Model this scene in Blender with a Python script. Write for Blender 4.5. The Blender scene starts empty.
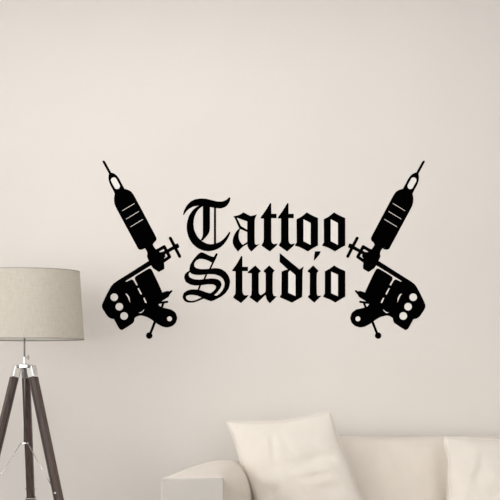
import bpy, bmesh, math, random
from mathutils import Vector, Matrix, noise
from mathutils.geometry import tessellate_polygon

scene = bpy.context.scene
col = scene.collection
EYE = 1.02        # camera height
DIST = 5.6        # camera to wall
FPX = 1471.0      # focal length for a 500 wide frame
HOR = 380.0

def P(px, py, y):
    s = (DIST + y) / FPX
    return Vector(((px - 250) * s, y, EYE + (HOR - py) * s))

# ------------------------------------------------------------ materials
def new_mat(name, color, rough=0.8, metallic=0.0, var=0.0, nscale=8.0, bump=0.0, bscale=200.0,
            color2=None, sheen=0.0, weave=0.0, trans=0.0, stretch=(1, 1, 1), ior=1.5):
    m = bpy.data.materials.new(name); m.use_nodes = True
    nt = m.node_tree; b = nt.nodes['Principled BSDF']
    b.inputs['Base Color'].default_value = (*color, 1)
    b.inputs['Roughness'].default_value = rough
    b.inputs['Metallic'].default_value = metallic
    b.inputs['IOR'].default_value = ior
    if sheen: b.inputs['Sheen Weight'].default_value = sheen
    tc = nt.nodes.new('ShaderNodeTexCoord')
    mp = nt.nodes.new('ShaderNodeMapping'); mp.inputs['Scale'].default_value = stretch
    nt.links.new(tc.outputs['Object'], mp.inputs['Vector'])
    if var:
        n = nt.nodes.new('ShaderNodeTexNoise'); n.inputs['Scale'].default_value = nscale
        n.inputs['Detail'].default_value = 5
        nt.links.new(mp.outputs['Vector'], n.inputs['Vector'])
        r = nt.nodes.new('ShaderNodeValToRGB')
        c2 = color2 or tuple(c * (1 - var) for c in color)
        c1 = tuple(min(1, c * (1 + var)) for c in color) if not color2 else color
        r.color_ramp.elements[0].position = 0.3; r.color_ramp.elements[1].position = 0.7
        r.color_ramp.elements[0].color = (*c2, 1); r.color_ramp.elements[1].color = (*c1, 1)
        nt.links.new(n.outputs['Fac'], r.inputs['Fac'])
        nt.links.new(r.outputs['Color'], b.inputs['Base Color'])
    if bump:
        n2 = nt.nodes.new('ShaderNodeTexNoise'); n2.inputs['Scale'].default_value = bscale
        n2.inputs['Detail'].default_value = 3
        nt.links.new(mp.outputs['Vector'], n2.inputs['Vector'])
        bp = nt.nodes.new('ShaderNodeBump'); bp.inputs['Strength'].default_value = bump
        bp.inputs['Distance'].default_value = 0.002
        nt.links.new(n2.outputs['Fac'], bp.inputs['Height'])
        nt.links.new(bp.outputs['Normal'], b.inputs['Normal'])
    return m

M = {}
M['wall'] = new_mat('wall_paint', (0.765, 0.729, 0.696), 0.9, var=0.012, nscale=2.2, bump=0.15, bscale=60)
M['side'] = new_mat('side_wall_paint', (0.74, 0.71, 0.67), 0.9)
M['ceil'] = new_mat('ceiling_paint', (0.45, 0.44, 0.43), 0.9)
M['floor'] = new_mat('oak_floor', (0.16, 0.14, 0.125), 0.5, var=0.2, nscale=5, stretch=(1, 8, 1))
M['trim'] = new_mat('white_trim', (0.8, 0.79, 0.76), 0.5)
M['vinyl'] = new_mat('black_vinyl', (0.0006, 0.0005, 0.0005), 0.9, ior=1.05)
M['white_vinyl'] = new_mat('white_vinyl', (0.82, 0.80, 0.77), 0.7)
M['sofa'] = new_mat('cream_sofa_fabric', (0.78, 0.72, 0.65), 0.95, var=0.03, nscale=14, bump=0.3, bscale=420, sheen=0.15)
M['panel'] = new_mat('shaded_sofa_fabric', (0.60, 0.57, 0.53), 0.95, var=0.02, nscale=14, bump=0.3, bscale=420, sheen=0.1)  # sofa fabric with the shade on the arm fronts put into its colour
M['pillow'] = new_mat('ivory_pillow_fabric', (0.79, 0.74, 0.675), 0.95, var=0.02, nscale=20, bump=0.3, bscale=500, sheen=0.2)
M['wood'] = new_mat('dark_walnut', (0.115, 0.077, 0.066), 0.45, var=0.3, nscale=18, stretch=(6, 6, 0.6), color2=(0.06, 0.038, 0.033))
M['foot'] = new_mat('dark_foot_wood', (0.06, 0.04, 0.03), 0.5)
M['chrome'] = new_mat('chrome', (0.9, 0.9, 0.9), 0.24, 1.0)
M['steel'] = new_mat('brushed_steel', (0.45, 0.43, 0.42), 0.35, 1.0)
M['gunmetal'] = new_mat('gunmetal', (0.22, 0.21, 0.205), 0.4, 1.0)
M['edge'] = new_mat('shade_edging', (0.36, 0.33, 0.31), 0.8)
M['lining'] = new_mat('shade_lining', (0.80, 0.77, 0.72), 0.9)
M['bulb'] = new_mat('bulb_glass', (0.85, 0.85, 0.82), 0.2)
M['black'] = new_mat('black_plastic', (0.02, 0.02, 0.02), 0.5)

# woven linen for the shade
def linen():
    m = bpy.data.materials.new('beige_linen'); m.use_nodes = True
    nt = m.node_tree; b = nt.nodes['Principled BSDF']; b.inputs['Roughness'].default_value = 0.95
    tc = nt.nodes.new('ShaderNodeTexCoord')
    outs = []
    for sc in ((40, 40, 600), (420, 420, 25)):
        mp = nt.nodes.new('ShaderNodeMapping'); mp.inputs['Scale'].default_value = sc
        n = nt.nodes.new('ShaderNodeTexNoise'); n.inputs['Scale'].default_value = 1; n.inputs['Detail'].default_value = 2
        nt.links.new(tc.outputs['Object'], mp.inputs['Vector']); nt.links.new(mp.outputs['Vector'], n.inputs['Vector'])
        outs.append(n.outputs['Fac'])
    ad = nt.nodes.new('ShaderNodeMath'); ad.operation = 'ADD'
    nt.links.new(outs[0], ad.inputs[0]); nt.links.new(outs[1], ad.inputs[1])
    r = nt.nodes.new('ShaderNodeValToRGB')
    r.color_ramp.elements[0].position = 0.0; r.color_ramp.elements[1].position = 1.0
    hf = nt.nodes.new('ShaderNodeMath'); hf.operation = 'MULTIPLY'; hf.inputs[1].default_value = 0.5
    nt.links.new(ad.outputs[0], hf.inputs[0]); nt.links.new(hf.outputs[0], r.inputs['Fac'])
    r.color_ramp.elements[0].color = (0.43, 0.39, 0.335, 1); r.color_ramp.elements[1].color = (0.73, 0.68, 0.60, 1)
    nt.links.new(r.outputs['Color'], b.inputs['Base Color'])
    return m
M['linen'] = linen()

# ------------------------------------------------------------ helpers
def obj(name, bm, mat, parent=None, smooth=False, loc=None):
    me = bpy.data.meshes.new(name)
    bmesh.ops.recalc_face_normals(bm, faces=bm.faces)
    bm.to_mesh(me); bm.free()
    if smooth:
        for p in me.polygons: p.use_smooth = True
    o = bpy.data.objects.new(name, me); col.objects.link(o)
    me.materials.append(mat)
    if parent: o.parent = parent
    if loc: o.location = loc
    return o

def soften(o, angle=35):
    me = o.data
    for p in me.polygons: p.use_smooth = True
    me.update()
    bm = bmesh.new(); bm.from_mesh(me)
    for e in bm.edges:
        if len(e.link_faces) == 2 and e.calc_face_angle(0) > math.radians(angle): e.smooth = False
    bm.to_mesh(me); bm.free()
    return o

def thing(name, label, cat, loc=(0, 0, 0), group=None):
    o = bpy.data.objects.new(name, None); col.objects.link(o)
    o.empty_display_size = 0.05
    o.location = loc; o['label'] = label; o['category'] = cat
    if group: o['group'] = group
    return o

def struct(name, bm, m):
    o = obj(name, bm, m); o['kind'] = 'structure'; return o

def box(bm, lo, hi, bevel=0.0, seg=2):
    r = bmesh.ops.create_cube(bm, size=1)
    vs = r['verts']
    for v in vs:
        v.co = Vector([(lo[i] + hi[i]) / 2 + v.co[i] * (hi[i] - lo[i]) for i in range(3)])
    if bevel:
        es = list({e for v in vs for e in v.link_edges})
        bmesh.ops.bevel(bm, geom=es, offset=bevel, segments=seg, profile=0.5, affect='EDGES')

def tube(bm, a, b, r0, r1=None, seg=16):
    r1 = r0 if r1 is None else r1
    a, b = Vector(a), Vector(b); d = b - a
    r = bmesh.ops.create_cone(bm, cap_ends=True, segments=seg, radius1=r0, radius2=r1, depth=d.length)
    q = d.to_track_quat('Z', 'Y').to_matrix().to_4x4()
    bmesh.ops.transform(bm, matrix=Matrix.Translation((a + b) / 2) @ q, verts=r['verts'])

def beam(bm, a, b, w, d, side, bevel=0.003):
    """rectangular bar from a to b, width w along 'side', depth d across it"""
    a, b = Vector(a), Vector(b); L = (b - a).length
    z = (b - a).normalized(); x = Vector(side); x = (x - z * x.dot(z)).normalized(); y = z.cross(x)
    m = Matrix((x, y, z)).transposed().to_4x4()
    r = bmesh.ops.create_cube(bm, size=1)
    for v in r['verts']: v.co = Vector((v.co.x * w, v.co.y * d, v.co.z * L))
    vs = r['verts']
    bmesh.ops.transform(bm, matrix=Matrix.Translation((a + b) / 2) @ m, verts=vs)
    es = list({e for v in vs for e in v.link_edges})
    if bevel: bmesh.ops.bevel(bm, geom=es, offset=bevel, segments=2, profile=0.5, affect='EDGES')

def lathe(bm, prof, seg=64, closed=False):
    rings = []
    for r, z in prof:
        rings.append([bm.verts.new((r * math.cos(2 * math.pi * k / seg), r * math.sin(2 * math.pi * k / seg), z)) for k in range(seg)])
    n = len(rings)
    for i in range(n if closed else n - 1):
        A, B = rings[i], rings[(i + 1) % n]
        for k in range(seg):
            bm.faces.new((A[k], A[(k + 1) % seg], B[(k + 1) % seg], B[k]))
    if not closed:
        if prof[0][0] > 1e-4: bm.faces.new(rings[0][::-1])
        if prof[-1][0] > 1e-4: bm.faces.new(rings[-1])

# ------------------------------------------------------------ room
X0, X1, YF, ZC = -2.6, 3.0, -7.0, 2.75
bm = bmesh.new(); box(bm, (X0 - .1, 0, -0.1), (X1 + .1, 0.12, ZC + .1)); struct('wall_back', bm, M['wall'])
bm = bmesh.new(); box(bm, (X0 - .1, YF, -0.1), (X1 + .1, 0, 0)); struct('floor', bm, M['floor'])
bm = bmesh.new(); box(bm, (X0 - .1, YF, ZC), (X1 + .1, 0, ZC + .1)); struct('ceiling', bm, M['ceil'])
bm = bmesh.new(); box(bm, (X1, YF, 0), (X1 + .12, 0, ZC)); struct('wall_right', bm, M['side'])
# left wall with a tall window opening
WY0, WY1, WZ0, WZ1 = -5.2, -1.8, 0.7, 2.35
bm = bmesh.new()
box(bm, (X0 - .12, YF, 0), (X0, WY0, ZC)); box(bm, (X0 - .12, WY1, 0), (X0, 0, ZC))
box(bm, (X0 - .12, WY0, 0), (X0, WY1, WZ0)); box(bm, (X0 - .12, WY0, WZ1), (X0, WY1, ZC))
struct('wall_left', bm, M['side'])
bm = bmesh.new()
f = .06
for y in (WY0, WY0 + (WY1 - WY0) / 3 - f / 2, WY0 + 2 * (WY1 - WY0) / 3 - f / 2, WY1 - f):
    box(bm, (X0 - .09, y, WZ0), (X0 - .03, y + f, WZ1))
box(bm, (X0 - .09, WY0, WZ0), (X0 - .03, WY1, WZ0 + f)); box(bm, (X0 - .09, WY0, WZ1 - f), (X0 - .03, WY1, WZ1))
struct('window_1', bm, M['trim'])
for nm, lo, hi in (('baseboard_back', (X0, -.015, 0), (X1, 0, .09)), ('baseboard_right', (X1 - .015, YF, 0), (X1, -.015, .09)),
                   ('baseboard_left', (X0, YF, 0), (X0 + .015, -.015, .09))):
    bm = bmesh.new(); box(bm, lo, hi, .003); struct(nm, bm, M['trim'])

# ------------------------------------------------------------ wall decals
THK = 0.0008
def soft_loop(pts):
    """rounds the gentle corners of a traced loop, keeps the sharp ones"""
    out = []; n = len(pts)
    for i in range(n):
        p0, p, p1 = Vector(pts[i - 1]), Vector(pts[i]), Vector(pts[(i + 1) % n])
        a, b = p - p0, p1 - p
        if a.length < 1e-6 or b.length < 1e-6: continue
        if abs(a.angle(b)) < math.radians(48):
            out += [p - a * .25, p - a * .06 + b * .06, p + b * .25]
        else: out.append(p)
    return [(q.x, q.y) for q in out]

def to_px(pts, reg):
    ox, oy, s = reg
    return [(ox + x / s, oy + y / s) for x, y in pts]

def stroke(pts, w, cap=6):
    """list of loops: one rounded capsule per segment"""
    loops = []
    for a, b in zip(pts, pts[1:]):
        a, b = Vector(a), Vector(b); d = (b - a).normalized(); ang = math.atan2(d.y, d.x); L = []
        for c, s in ((b, -math.pi / 2), (a, math.pi / 2)):
            for k in range(cap + 1):
                t = ang + s + math.pi * k / cap
                L.append((c.x + w / 2 * math.cos(t), c.y + w / 2 * math.sin(t)))
        loops.append(L)
    return loops

def circle(cx, cy, r, n=24):
    return [(cx + r * math.cos(2 * math.pi * k / n), cy + r * math.sin(2 * math.pi * k / n)) for k in range(n)]

def outset(lp, d, hole):
    """cut line a hair outside the traced line (inside for a hole)"""
    ar = sum(a[0] * b[1] - b[0] * a[1] for a, b in zip(lp, lp[1:] + lp[:1]))
    sg = (1 if ar > 0 else -1) * (-1 if hole else 1); n = len(lp); out = []
    for i in range(n):
        p0, p, p1 = Vector(lp[i - 1]), Vector(lp[i]), Vector(lp[(i + 1) % n])
        a, b = p - p0, p1 - p
        if a.length < 1e-6 or b.length < 1e-6: out.append((p.x, p.y)); continue
        a.normalize(); b.normalize()
        nn = Vector((a.y + b.y, -a.x - b.x))
        if nn.length < 1e-3: out.append((p.x, p.y)); continue
        nn.normalize(); c = max(.55, nn.dot(Vector((a.y, -a.x))))
        q = p + nn * sg * d / c; out.append((q.x, q.y))
    return out

def add_poly(bm, loops, org, thk=THK, mirror=None, grow=.17):
    loops = [outset(lp, grow if i == 0 else grow * .4, i > 0) for i, lp in enumerate(loops)]
    """loops in photo-scale units (first outer, rest holes) -> thin solid lying on the wall"""
    L3 = []
    for lp in loops:
        q = []
        for x, y in lp:
            if mirror is not None: x = mirror - x
            p = P(x, y, 0.0) - org; p.y = 0
            q.append(p)
        L3.append(q)
    flat = [p for q in L3 for p in q]
    tris = tessellate_polygon([[Vector((p.x, p.z, 0)) for p in q] for q in L3])
    fr = [bm.verts.new((p.x, -thk, p.z)) for p in flat]
    bk = [bm.verts.new((p.x, 0, p.z)) for p in flat]
    for t in tris:
        try:
            bm.faces.new([fr[i] for i in t]); bm.faces.new([bk[i] for i in reversed(t)])
        except ValueError: pass
    i = 0
    for q in L3:
        n = len(q)
        for k in range(n):
            a, b = i + k, i + (k + 1) % n
            try: bm.faces.new((fr[a], fr[b], bk[b], bk[a]))
            except ValueError: pass
        i += n

def decal(name, polys, parent, org, mat='vinyl', thk=THK, mirror=None):
    bm = bmesh.new()
    for loops in polys: add_poly(bm, loops, org, thk, mirror, (.42 if name in ('needle', 'bracket', 'wing_bar', 'screw', 'lever', 'contact_arm') else .30) if mat == 'vinyl' else 0)
    return obj(name, bm, M[mat], parent)

def S(pts, reg=None, soft=True):
    pts = to_px(pts, reg) if reg else pts
    return soft_loop(pts) if soft else pts

# --- letters
RT = (180, 190, 7.69)
T_ = [[S([(25,190),(33,158),(55,118),(85,88),(120,72),(160,67),(200,69),(240,79),(280,90),(318,92),(345,84),(365,72),(378,57),(385,62),(382,85),(366,112),(345,130),(315,140),(280,138),(228,129),
          (228,300),(221,330),(200,358),(172,388),(158,388),(172,368),(178,345),(178,118),(140,118),(100,125),(68,143),(45,165),(30,188)], RT)],
      [S([(165,116),(135,128),(100,155),(70,200),(54,260),(54,310),(66,360),(95,410),(135,445),(180,465),(225,469),(270,460),(310,440),(345,405),(370,365),(385,328),(380,324),(365,346),(340,376),(310,400),(275,414),(240,420),(205,415),(165,394),(130,358),(107,310),(100,260),(107,210),(125,168),(150,138),(178,120)], RT)],
      [S([(263,130),(275,130),(275,420),(263,420)], RT, False)]]
RA = (230, 205, 10)
A_ = [[S([(38,115),(60,111),(88,104),(112,92),(135,77),(165,93),(205,114),(235,108),(266,97),(252,122),(243,150),(243,378),(251,396),(266,402),(291,391),(213,463),(192,440),(179,415),(175,380),(175,160),(140,151),(100,135),(62,122),(44,124)], RA)],
      [S([(44,114),(58,114),(107,213),(178,254),(178,270),(100,236),(90,222)], RA, False)],
      [S([(100,230),(65,265),(40,310),(29,350),(30,385),(47,420),(80,463),(103,437),(130,412),(180,384),(180,368),(126,403),(105,380),(89,350),(82,312),(88,270),(102,234)], RA)]]
RTT = (258, 200, 9.1)
tp = [(112,30),(118,34),(118,128),(166,128),(166,163),(118,163),(118,370),(125,392),(142,405),(174,398),(166,414),(108,466),(35,414),(38,404),(52,385),(55,360),(55,166),(26,166),(27,157),(70,100)]
t1 = [[S(tp, RTT)]]; t2 = [[S([(x + 157, y) for x, y in tp], RTT)]]
RO = (290, 205, 8.333)
op = [(140,64),(170,82),(200,97),(231,110),(231,336),(200,352),(148,384),(110,363),(75,347),(44,338),(46,329),(58,315),(57,120),(90,103),(115,85)]
oi = [(111,117),(173,149),(173,334),(111,302)]
O1 = [[S(op, RO, False), S(oi, RO, False)]]
sh = lambda L, d: [(x + d, y) for x, y in L]
O2 = [[S(sh(op, 227), RO, False), S(sh(oi, 227), RO, False)]]
RS = (180, 248, 8.63)
S_ = [[S([(180,39),(200,42),(240,62),(270,75),(293,80),(313,47),(323,54),(304,100),(287,128),(270,120),(240,105),(200,92),(165,92),(135,108),(119,135),(121,160),(140,177),(180,185),(250,183),(300,175),(350,181),(390,205),(420,245),(431,290),(421,345),(390,390),(350,420),(310,440),(270,457),(262,440),(318,415),(345,395),(370,365),(386,330),(388,300),(375,265),(345,240),(300,225),(240,223),(180,231),(130,229),(100,219),(85,203),(84,180),(90,145),(120,98),(155,57)], RS)],
      [S([(84,198),(66,206),(45,225),(37,255),(50,290),(85,312),(130,322),(180,320),(240,310),(290,312),(312,326),(312,350),(290,375),(262,395),(287,410),(315,385),(342,352),(357,320),(350,290),(320,269),(270,265),(220,269),(170,276),(120,272),(85,258),(71,235),(76,215),(90,203)], RS)],
      [S([(190,371),(150,361),(100,359),(60,370),(32,392),(24,425),(38,455),(70,469),(110,469),(150,458),(205,433),(240,448),(270,458),(310,441),(352,418),(318,417),(285,406),(262,393),(225,385)], RS),
       S([(62,407),(100,402),(150,410),(188,426),(150,445),(110,458),(75,455),(54,441),(49,422)], RS)]] + \
     [[l] for seg in ([(316,55),(256,188)], [(230,222),(207,276)], [(176,316),(156,368)]) for l in [to_px(q, RS) for q in stroke(seg, 10, 4)]]
RU = (228, 250, 9.09)
t3 = [[S([(122,56),(128,60),(128,155),(179,155),(179,189),(128,189),(128,380),(136,402),(152,416),(182,412),(172,428),(118,479),(50,432),(52,422),(68,403),(71,380),(71,190),(41,190),(42,182),(82,128)], RU)]]
U_ = [[S([(248,144),(296,192),(276,210),(276,385),(285,406),(300,415),(338,388),(345,375),(345,208),(327,196),(327,188),(375,144),(421,188),(404,206),(403,385),(412,418),(439,424),(380,481),(360,458),(350,436),(344,406),(336,408),(265,477),(199,430),(202,422),(217,408),(218,208),(182,208),(183,200)], RU)]]
RD = (272, 250, 9.1)
D_ = [[S([(72,31),(160,105),(250,180),(286,153),(276,190),(272,425),(182,476),(74,429),(76,420),(88,403),(90,198),(118,186),(148,178),(72,107)], RD, False), S([(147,202),(163,184),(215,228),(215,421),(147,390)], RD, False)]]
I_ = [[S([(375,144),(421,190),(404,210),(404,400),(415,420),(445,418),(385,476),(329,429),(331,420),(346,408),(347,207),(327,196),(328,188)], RD)],
      [S([(393,15),(440,14),(427,44),(384,94),(385,65)], RD, False)]]
RO3 = (304, 248, 9.1)
O3 = [[S([(275,161),(310,184),(373,212),(373,440),(286,493),(235,466),(177,444),(179,436),(192,415),(192,214),(235,190)], RO3, False), S([(246,214),(310,242),(310,441),(246,412)], RO3, False)]]

def word(label, org_px, letters):
    org = P(*org_px, 0.0)
    w = thing('lettering_decal', label, 'wall decal', org, 'black gothic words on the wall')
    for polys, inlay in letters:
        l = decal('letter', polys, w, org)
        if inlay:
            hole = polys[0][1]
            decal('inlay', [[hole]], l, org, 'white_vinyl', THK * .4)
    return w
word('black gothic blackletter word Tattoo stuck on the wall above the word Studio', (268, 248),
     [(T_, 0), (A_, 0), (t1, 0), (t2, 0), (O1, 1), (O2, 1)])
word('black gothic blackletter word Studio stuck on the wall under the word Tattoo', (268, 303),
     [(S_, 0), (t3, 0), (U_, 0), (D_, 1), (I_, 0), (O3, 1)])

# --- tattoo machines
R1 = (100, 155, 10); R2 = (115, 195, 8.333); R3 = (135, 232, 10); R4 = (98, 260, 6.66); R5 = (125, 262, 6.02)
needle = [[S([(29,66),(33,60),(41,61),(50,72),(110,182),(98,194),(38,84)], R1)]]
pill = to_px(stroke([(138,252), (171,313)], 60, 8)[0], R1)
tip = [[S([(92,190),(104,178),(122,180),(145,190),(168,210),(190,240),(215,290),(250,352),(200,420),(152,390),(138,358),(102,292),(88,245),(88,208)], R1), pill]]
slit = lambda a, b: to_px(stroke([a, b], 6.5, 4)[0], R2)
slits = [slit((62,131),(161,71)), slit((94,200),(198,137)), slit((129,265),(232,203))]
grip = [[S([(115.2,193),(114.3,198),(114.4,202),(115.5,206),(120,214.5),(137.3,246.6),(138.3,248.6),(140.3,249.5),(142.6,249.2),(146,247.3),(152.3,243.2),(155.6,240.8),(156.3,238.8),(155.6,236.6),(145,216.5),(135.3,198.4),(133,194.2),(131,191.7),(128.3,190.2),(124.5,189)])] + slits]
clamp = [[S([(95,150),(104,165),(120,188),(128,215),(122,243),(134,272),(142,290),(150,320),(170,340),(186,363),(210,378),(238,397),(290,368),(292,340),(286,312),(301,290),(285,268),(302,242),(296,222),(272,202),(250,206),(233,195),(210,180),(187,150),(175,125),(190,100),(150,90)], R3)]]
brk = [[to_px(q, R3)] for q in stroke([(215,188),(240,178),(292,147),(346,248),(280,295)], 24)]
rod = [[to_px(stroke([(250,232),(415,142)], 26)[0], R3)], [S([(384,132),(428,118),(440,150),(404,172)], R3, False)]]
wing = [[to_px(stroke([(353,62),(447,244)], 23)[0], R3)]]
bar_body = (
    [(149.2,261),(130.5,272.9),(112.7,284),(107.3,293.8),(102.2,304.8),(102.4,308),(107.8,316.3),(110.8,318.3),(114.2,318.9),(116,322.3),(119.6,328.8),(121.8,329.9),(128,326.2),(133.2,322.6),(133.9,320.5),(134.5,317.6),
     (137.5,315.8),(140.8,315.1),(146.6,316.5),(151.6,319.3),(155.4,322.1),(159,324.6),(163.2,326.6),(167.4,327.2),(172.3,325.8),(175.7,322.6),(177.1,318),(175.4,312.8),(171.2,309.7),(165.5,308.5),(161.9,307.6),(159.2,306.2),(157.6,303.4),(160.7,300.9),(163,298.5),
     (162,292),(157.4,281.9),(151.8,270.4),(150.4,268.8),(148.6,268.9),(141.6,273),(136,276.5),(135,278),(135.3,279.7),(138.3,285.1),(136.4,286),(133.2,280.4),(131.5,279.7),(126.3,282.2),(125.2,281),(131,277.4),(148,266.9),(151,265)])
holes = [circle(98 + 108/6.66, 260 + 248/6.66, 3.95), circle(98 + 142/6.66, 260 + 311/6.66, 3.95), circle(98 + 174/6.66, 260 + 373/6.66, 4.0),
         circle(125 + 268/6.02, 262 + 342/6.02, 2.6),
         S([(180,221),(198,228),(212,250),(214,286),(207,272),(196,245)], R4), S([(268,351),(290,344),(308,327),(306,340),(287,355)], R4),
         S([(262,188),(272,186),(293,224),(290,232),(283,230)], R4, False), S([(300,253),(309,250),(325,281),(321,288),(313,284)], R4, False)]
body = [[S(bar_body)] + holes]
binding = [[S([(212,188),(235,182),(252,176),(270,178),(279,170),(285,175),(268,195),(262,208),(212,240)], R5, False)]]
contact = [[to_px(q, R5)] for s, w in (([(196,247),(254,240)], 8), ([(232,244),(220,277)], 9)) for q in stroke(s, w)]
spring = [[to_px(stroke([(184,350),(155,425)], 10)[0], R5)], [to_px(circle(146, 443, 17), R5)]]

def machine(label, mirror):
    ox = 137 if mirror is None else mirror - 137
    org = P(ox, 318, 0.0)
    m = thing('tattoo_machine_decal', label, 'wall decal', org, 'black tattoo machine silhouettes on the wall')
    D = lambda n, p, mt='vinyl', th=THK, par=m: decal(n, p, par, org, mt, th, mirror)
    D('needle', needle, th=THK * .96); t = D('tip', tip); D('inlay', [[pill]], 'white_vinyl', THK * .4, t)
    g = D('grip', grip, th=THK * .98)
    for s in slits: D('inlay', [[s]], 'white_vinyl', THK * .4, g)
    D('clamp', clamp, th=THK * 1.02); D('bracket', brk, th=THK * 1.0); D('screw', rod, th=THK * .94); D('wing_bar', wing, th=THK * .9)
    b = D('machine_frame', body)
    for h in holes: D('inlay', [[h]], 'white_vinyl', THK * .4, b)
    D('binding_post', binding, th=THK * .95); D('contact_arm', contact, th=THK * .97); D('lever', spring, th=THK * .92)
    return m
machine('black tattoo machine silhouette stuck on the wall on the wall left of the gothic words', None)
machine('black tattoo machine silhouette stuck on the wall on the wall right of the gothic words', 527.4)

# ------------------------------------------------------------ floor lamp
LY = -0.45
lc = P(24.5, 380, LY); LX = lc.x
sc = (DIST + LY) / FPX
zz = lambda py: EYE + (HOR - py) * sc
lamp = thing('floor_lamp', 'wooden tripod floor lamp with a beige linen drum shade, left of the sofa', 'lamp', (LX, LY, 0))
rb, rt, zb, zt = 59.3 * sc, 55.0 * sc, zz(339.3), zz(271.8)
bm = bmesh.new(); lathe(bm, [(rb, zb), (rt, zt), (rt - .002, zt), (rb - .002, zb)], 96, True)
shade = obj('lamp_shade', bm, M['linen'], lamp); soften(shade)
bm = bmesh.new(); lathe(bm, [(rb - .0025, zb + .002), (rt - .0025, zt - .002), (rt - .0035, zt - .002), (rb - .0035, zb + .002)], 96, True)
soften(obj('lining', bm, M['lining'], shade))
for r, z in ((rb, zb), (rt, zt)):
    bm = bmesh.new(); lathe(bm, [(r + .0006, z - .0014), (r + .0006, z + .0014), (r - .0028, z + .0014), (r - .0028, z - .0014)], 96, True)
    o = obj('edging', bm, M['edge'], shade)
bm = bmesh.new()
zs = zt - .075; rs = rt - .003 + (.075 / (zt - zb)) * (rb - rt)
for k in range(3):
    a = math.radians(30 + 120 * k); tube(bm, (.018 * math.cos(a), .018 * math.sin(a), zs - .02), (rs * math.cos(a), rs * math.sin(a), zs), .0015, seg=8)
lathe(bm, [(.018, zs - .022), (.021, zs - .022), (.021, zs - .018), (.018, zs - .018)], 32, True)
obj('shade_carrier', bm, M['steel'], lamp)
hub = zz(365.5)
bm = bmesh.new(); tube(bm, (0, 0, zz(442.5)), (0, 0, zb + .03), .0031)
obj('pole', bm, M['gunmetal'], lamp, True)
bm = bmesh.new(); tube(bm, (0, 0, zb + .03), (0, 0, zb + .07), .017); tube(bm, (0, 0, zb + .07), (0, 0, zs - .02), .0195, seg=24)
soften(obj('socket', bm, M['black'], lamp))
bm = bmesh.new(); lathe(bm, [(.012, zs - .02), (.014, zs - .005), (.028, zs + .015), (.0305, zs + .025), (.027, zs + .030), (.016, zs + .036), (.002, zs + .038)], 32)
b_ = obj('bulb', bm, M['bulb'], lamp, True)
# hub
bm = bmesh.new()
lathe(bm, [(.0, hub - .012), (.020, hub - .012), (.034, hub - .007), (.034, hub + .002), (.018, hub + .006), (.006, hub + .008), (.0042, hub + .030), (.0, hub + .032)], 32)
soften(obj('hub', bm, M['chrome'], lamp))
bm = bmesh.new(); kz = zz(357.3)
tube(bm, (.002, 0, kz), (.014, -.002, kz), .0022, seg=10); tube(bm, (.014, -.002, kz - .008), (.014, -.002, kz + .008), .0028, seg=10)
obj('thumb_screw', bm, M['steel'], lamp, True)
# legs
zn = zz(491.5)
azs = [-27, 210, 90]; RF = .298
for az in azs:
    a = math.radians(az); u = Vector((math.cos(a), math.sin(a), 0)); s = Vector((-math.sin(a), math.cos(a), 0))
    top = u * .028 + Vector((0, 0, hub - .004)); foot = u * RF
    d = foot - top
    at = lambda t: top + d * t
    tn = (top.z - zn) / top.z
    tc = (top.z - .598) / top.z
    inner = -s if math.cos(a) > .1 else s
    bm = bmesh.new(); beam(bm, at(.036), at(tc + .012), .027, .025, s, .002)
    leg = obj('leg', bm, M['wood'], lamp)
    bm = bmesh.new()                                                # slim sliding lower half
    beam(bm, at(tc + .012), at(.98), .019, .015, s, .002); obj('leg_extension', bm, M['wood'], leg)
    bm = bmesh.new(); beam(bm, at(.968), at(.993), .024, .020, s, .002); obj('leg_tip', bm, M['black'], leg)
    bm = bmesh.new(); beam(bm, at(-.002), at(.036), .030, .026, s, .003)     # chrome cap
    obj('leg_cap', bm, M['chrome'], leg)
    bm = bmesh.new(); tube(bm, top - s * .0195, top + s * .0195, .0048, seg=14)
    obj('pivot_bolt', bm, M['gunmetal'], leg, True)
    bm = bmesh.new(); beam(bm, at(.04) + inner * .0133 + u * -.004, at(tc) + inner * .0133 + u * -.004, .0015, .0045, s, 0)
    obj('groove', bm, M['black'], leg)
    bm = bmesh.new(); beam(bm, at(tc), at(tc + .016), .033, .024, s, .001); o = obj('leg_collar', bm, M['foot'], leg)
    bm = bmesh.new(); beam(bm, at(tc + .001), at(tc + .004), .0345, .0255, s, .0005); obj('collar_band', bm, M['chrome'], o)
    bm = bmesh.new(); tube(bm, at(tn) - s * .0175, at(tn) + s * .0175, .0036, seg=12); obj('bolt', bm, M['chrome'], leg, True)
    if az == 90: continue
    bm = bmesh.new(); c0 = Vector((0, 0, zz(443))) + u * .013
    tube(bm, c0, at(tn) - u * .008, .0015, seg=8); obj('brace', bm, M['chrome'], lamp, True)
bm = bmesh.new(); zc = zz(443); lathe(bm, [(0, zc - .002), (.014, zc - .002), (.014, zc + .002), (0, zc + .002)], 20)
soften(obj('brace_ring', bm, M['chrome'], lamp))

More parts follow.
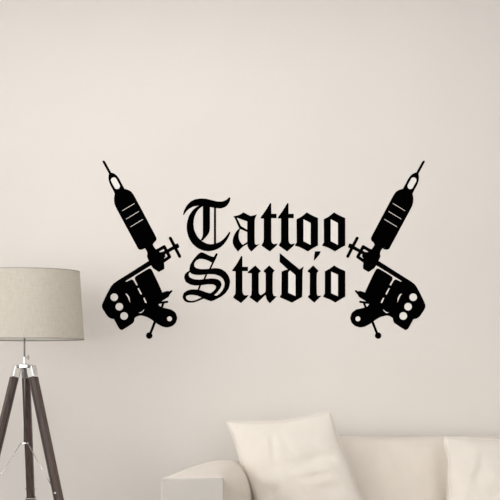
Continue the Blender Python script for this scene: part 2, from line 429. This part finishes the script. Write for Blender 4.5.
# ------------------------------------------------------------ sofa
SX = -0.0; SR = 1.70        # inner face of the left arm at the rear, right end
sofa = thing('sofa', 'cream fabric sofa with soft rounded arms in front of the wall, right of the lamp', 'sofa', (.71, -.5, 0))
so = Vector(sofa.location)
def arm_section(xl, xr, top, rxl, rzl, rxr, rzr, zb=.11, n=10):
    pts = [(xl + .004, zb), (xl - .004, zb + .15), (xl, top - rzl)]
    for k in range(1, n + 1):
        a = math.pi - (math.pi / 2) * k / n
        pts.append((xl + rxl + rxl * math.cos(a), top - rzl + rzl * math.sin(a)))
    for k in range(0, n + 1):
        a = math.pi / 2 - (math.pi / 2) * k / n
        pts.append((xr - rxr + rxr * math.cos(a), top - rzr + rzr * math.sin(a)))
    pts += [(xr, zb + .15), (xr, zb)]
    return pts
keys = [  # y, xl, xr, top, rxl, rzl, rxr, rzr
    (-.950, -.278, -.084, EYE-.310, .008, .008, .010, .010),
    (-.935, -.280, -.076, EYE-.3075, .016, .012, .022, .020),
    (-.88, -.279, -.062, EYE-.304, .05, .020, .045, .045),
    (-.75, -.268, -.040, EYE-.297, .09, .032, .070, .080),
    (-.60, -.254, -.018, EYE-.291, .11, .045, .085, .100),
    (-.45, -.236, 0.002, EYE-.287, .125, .055, .085, .120),
    (-.30, -.214, 0.012, EYE-.288, .12, .06, .085, .120),
    (-.20, -.195, 0.015, EYE-.295, .11, .06, .085, .120),
    (-.13, -.175, 0.010, EYE-.315, .09, .06, .08, .10)]
def arm(mx):
    f_ = (lambda x: x) if mx is None else (lambda x: mx - x)
    bm = bmesh.new(); rings = []
    KS = []
    for A, B in zip(keys, keys[1:]):
        for k in range(4): KS.append([A[i] + (B[i] - A[i]) * k / 4 for i in range(8)])
    KS.append(list(keys[-1]))
    for K in KS:
        rings.append([bm.verts.new(Vector((f_(x), K[0], z)) - so) for x, z in arm_section(*K[1:])])
    for A, B in zip(rings, rings[1:]):
        for k in range(len(A)):
            k2 = (k + 1) % len(A); bm.faces.new((A[k], A[k2], B[k2], B[k]))
    bm.faces.new(rings[0]); bm.faces.new(rings[-1][::-1])
    o = obj('arm', bm, M['sofa'], sofa); soften(o, 40)
    # flat front panel with a fine welt round it
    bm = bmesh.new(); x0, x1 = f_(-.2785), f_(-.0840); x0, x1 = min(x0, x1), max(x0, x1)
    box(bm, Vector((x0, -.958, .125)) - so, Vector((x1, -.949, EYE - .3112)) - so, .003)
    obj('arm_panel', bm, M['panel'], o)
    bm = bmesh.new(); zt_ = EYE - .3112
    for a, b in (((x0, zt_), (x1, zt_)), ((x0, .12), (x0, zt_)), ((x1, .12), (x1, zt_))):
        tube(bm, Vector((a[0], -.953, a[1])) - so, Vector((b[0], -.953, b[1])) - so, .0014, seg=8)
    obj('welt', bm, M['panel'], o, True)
arm(None); arm(1.42)
# back
bzt = EYE - 57.8 * (DIST - .27) / FPX
def loft_x(secs):
    bm = bmesh.new(); R = [[bm.verts.new(Vector((x, y, z)) - so) for y, z in s] for x, s in secs]
    for A, B in zip(R, R[1:]):
        for k in range(len(A)):
            k2 = (k + 1) % len(A); bm.faces.new((A[k], A[k2], B[k2], B[k]))
    bm.faces.new(R[0]); bm.faces.new(R[-1][::-1])
    return bm
def back_sec(h, fr):
    pts = [(-.06, .12), (-.04, h - .05), (-.052, h - .02), (-.085, h - .003), (-.13, h + .001)]
    pts += [(-.21 - fr, h + .002), (-.245 - fr, h - .002), (-.268 - fr, h - .012), (-.282 - fr, h - .035), (-.295 - fr, h - .10), (-.33 - fr * 2, h - .24), (-.35 - fr, .40), (-.35, .12)]
    return pts
secs = []
for i in range(41):
    x = -.0 + 1.42 * i / 40
    e = min(i, 40 - i); dr = -.012 * max(0, 1 - e / 3) ** 2
    w = .0022 * math.sin(x * 7.3) + .0012 * math.sin(x * 19)
    mid = abs(math.sin(math.pi * (x - 0) / .71)) ** .35
    secs.append((x, back_sec(bzt + dr + w * .6, -.022 + .022 * mid)))
o = obj('backrest', loft_x(secs), M['sofa'], sofa); soften(o, 50)
# base and seat cushions
bm = bmesh.new(); box(bm, Vector((-.07, -.93, .11)) - so, Vector((1.49, -.10, .30)) - so, .01); obj('base', bm, M['sofa'], sofa)
for x0, x1 in ((-.05, .708), (.712, 1.47)):
    bm = bmesh.new(); box(bm, Vector((x0, -.955, .30)) - so, Vector((x1, -.355, .44)) - so, .03, 4)
    o = obj('seat_cushion', bm, M['sofa'], sofa); soften(o, 50)
for x in (-.20, 1.62):
    for y in (-.88, -.2):
        bm = bmesh.new(); tube(bm, Vector((x, y, 0)) - so, Vector((x, y, .115)) - so, .018, .026); obj('foot', bm, M['foot'], sofa)

# ------------------------------------------------------------ cushions
def pillow(name, label, corners, yt, yb, thick, creases, seed, edge):
    TL, TR, BR, BL = [Vector(c) for c in corners]
    n = 72
    def base(u, v):   # u left->right 0..1, v top->bottom 0..1
        q = (TL * (1 - u) + TR * u) * (1 - v) + (BL * (1 - u) + BR * u) * v
        x, y = q.x, q.y
        du, dv = edge(u, v); x += du; y += dv
        yy = yt + (yb - yt) * v
        return x, y, yy
    cen = P(*base(.5, 1.0)[:2], yb); 
    root = thing(name, label, 'cushion', cen, 'ivory cushions on the sofa')
    bm = bmesh.new(); side = {}
    for sgn in (-1, 1):
        for i in range(n + 1):
            for j in range(n + 1):
                u, v = i / n, j / n
                b = (i in (0, n)) or (j in (0, n))
                if sgn == 1 and b: side[sgn, i, j] = side[-1, i, j]; continue
                x, y, yy = base(u, v)
                a = 4 * u * (1 - u); c = 4 * v * (1 - v)
                h = thick * ((a * c) ** .42) * (.80 + .20 * (v ** .8))
                if sgn == -1:
                    m = min(1, 6 * min(u, 1 - u, v, 1 - v))
                    for (u0, v0, u1, v1, wd, amp) in creases:
                        A = Vector((u0, v0)); B = Vector((u1, v1)); D = B - A; p = Vector((u, v)) - A
                        t = max(0, min(1, p.dot(D) / D.length_squared)); dd = p - D * t
                        sd = (D.x * p.y - D.y * p.x) / D.length
                        fade = math.sin(math.pi * (0.08 + .84 * t))
                        wob = .012 * noise.noise(Vector((t * 5, seed, 0)))
                        sd2 = sd + wob
                        if dd.length < wd * 4:
                            h += 1.25 * amp * fade * m * (-math.exp(-(sd2 / wd) ** 2) + .6 * math.exp(-((sd2 - wd * 1.7) / wd) ** 2)) * math.exp(-((dd.length - abs(sd)) / wd) ** 2)
                    h += m * .0055 * noise.noise(Vector((u * 5, v * 5, seed)))
                    h += m * .0022 * noise.noise(Vector((u * 13, v * 13, seed + 4)))
                p = P(x, y, yy) ; p.y += sgn * h * (1 if sgn == -1 else .75)
                side[sgn, i, j] = bm.verts.new(p - cen)
        for i in range(n):
            for j in range(n):
                q = [side[sgn, i, j], side[sgn, i + 1, j], side[sgn, i + 1, j + 1], side[sgn, i, j + 1]]
                bm.faces.new(q if sgn == -1 else q[::-1])
    o = obj('cover', bm, M['pillow'], root, True)
    # stitched edge seam
    bm = bmesh.new(); N = 60; path = []
    for k in range(N): path.append(base(k / N, 0))
    for k in range(N): path.append(base(1, k / N))
    for k in range(N): path.append(base(1 - k / N, 1))
    for k in range(N): path.append(base(0, 1 - k / N))
    pp = [P(x, y, yy) - cen for x, y, yy in path]; rings = []
    for k, p in enumerate(pp):
        d = (pp[(k + 1) % len(pp)] - pp[k - 1]).normalized(); s1 = d.cross(Vector((0, 1, 0))).normalized(); s2 = Vector((0, 1, 0))
        rr = .0026 + .0006 * math.sin(k * 1.9)
        rings.append([bm.verts.new(p + s1 * rr * math.cos(2 * math.pi * q / 8) + s2 * rr * math.sin(2 * math.pi * q / 8)) for q in range(8)])
    for k in range(len(rings)):
        A, B = rings[k], rings[(k + 1) % len(rings)]
        for q in range(8): bm.faces.new((A[q], A[(q + 1) % 8], B[(q + 1) % 8], B[q]))
    obj('seam', bm, M['pillow'], root, True)
    return root

def edge_l(u, v):
    du = 4 * v * (1 - v) * (4.0 * (1 - u) - 1.5 * u)
    k = math.exp(-(u * u + v * v) / .0016) * 2.2; du += k
    dv = 4.0 * 4 * u * (1 - u) * (1 - v) * 1.2 - 3 * 4 * u * (1 - u) * v
    du += (1 - u) ** 3 * 1.0 * math.sin(v * 14) + u ** 3 * .7 * math.sin(v * 17 + 1)
    return du, dv + k * .6
pillow('throw_pillow', 'tilted ivory throw pillow beside the rounded left arm of the sofa',
       ((224.5, 420.5), (329.5, 411.5), (380, 542), (267, 546)), -.375, -.475, .075,
       [(.30, .38, .98, .30, .05, .010), (.42, .47, .80, .45, .035, .008), (.42, .08, .30, .32, .03, .004), (.05, .42, .35, .36, .05, .006), (.62, .52, .95, .62, .05, .005), (.10, .62, .30, .52, .04, .004)],
       3.0, edge_l)
def edge_r(u, v):
    du = 3.0 * 4 * v * (1 - v) * (1 - 2 * u) - (1 - u) * 1.2 * math.sin(v * 9 + 1.2) - (1 - u) * 1.0 * math.sin(v * 21)
    dv = 1.5 * 4 * u * (1 - u) * (1 - v)
    return du, dv
pillow('throw_pillow', 'upright ivory throw pillow on the sofa, cut off by the right picture edge',
       ((446, 436.5), (554, 440), (558, 543), (444, 545)), -.375, -.475, .07,
       [(.34, .10, .22, .50, .05, .0045), (.35, .55, .75, .40, .05, .007), (.12, .7, .4, .62, .05, .006), (.5, .15, .8, .3, .05, .006)], 9.0, edge_r)

# ------------------------------------------------------------ light
bm = bmesh.new(); box(bm, (-1.66, -1.44, ZC - .03), (1.06, -.72, ZC), .004); struct('ceiling_light_housing', bm, M['trim'])   # housing of the ceiling panel light, unseen above the frame
def area(name, loc, rot, sx, sy, power, color):
    l = bpy.data.lights.new(name, 'AREA'); l.shape = 'RECTANGLE'; l.size = sx; l.size_y = sy
    l.energy = power; l.color = color
    o = bpy.data.objects.new(name, l); col.objects.link(o); o.location = loc; o.rotation_euler = rot
    return o
area('window_daylight', (X0 - .2, (WY0 + WY1) / 2, (WZ0 + WZ1) / 2), (0, math.radians(-90), 0), WZ1 - WZ0, WY1 - WY0, 27, (1, .985, .96))
area('ceiling_panel_light', (-.3, -1.08, ZC - .035), (0, 0, 0), 2.6, .5, 7.6, (1, .975, .94))

w = bpy.data.worlds.new('daylight'); scene.world = w; w.use_nodes = True
bg = w.node_tree.nodes['Background']; bg.inputs['Color'].default_value = (1, .99, .975, 1); bg.inputs['Strength'].default_value = 1.45

cam = bpy.data.cameras.new('camera'); co = bpy.data.objects.new('camera', cam); col.objects.link(co)
co.location = (0, -DIST, EYE); co.rotation_euler = (math.radians(90), 0, 0)
cam.sensor_width = 36; cam.lens = 36 * FPX / 500; cam.shift_y = (HOR - 250) / 500
scene.camera = co
scene.view_settings.view_transform = 'Standard'; scene.view_settings.look = 'None'
scene.view_settings.exposure = 1.03; scene.view_settings.gamma = 1
scene.view_settings.use_curve_mapping = False
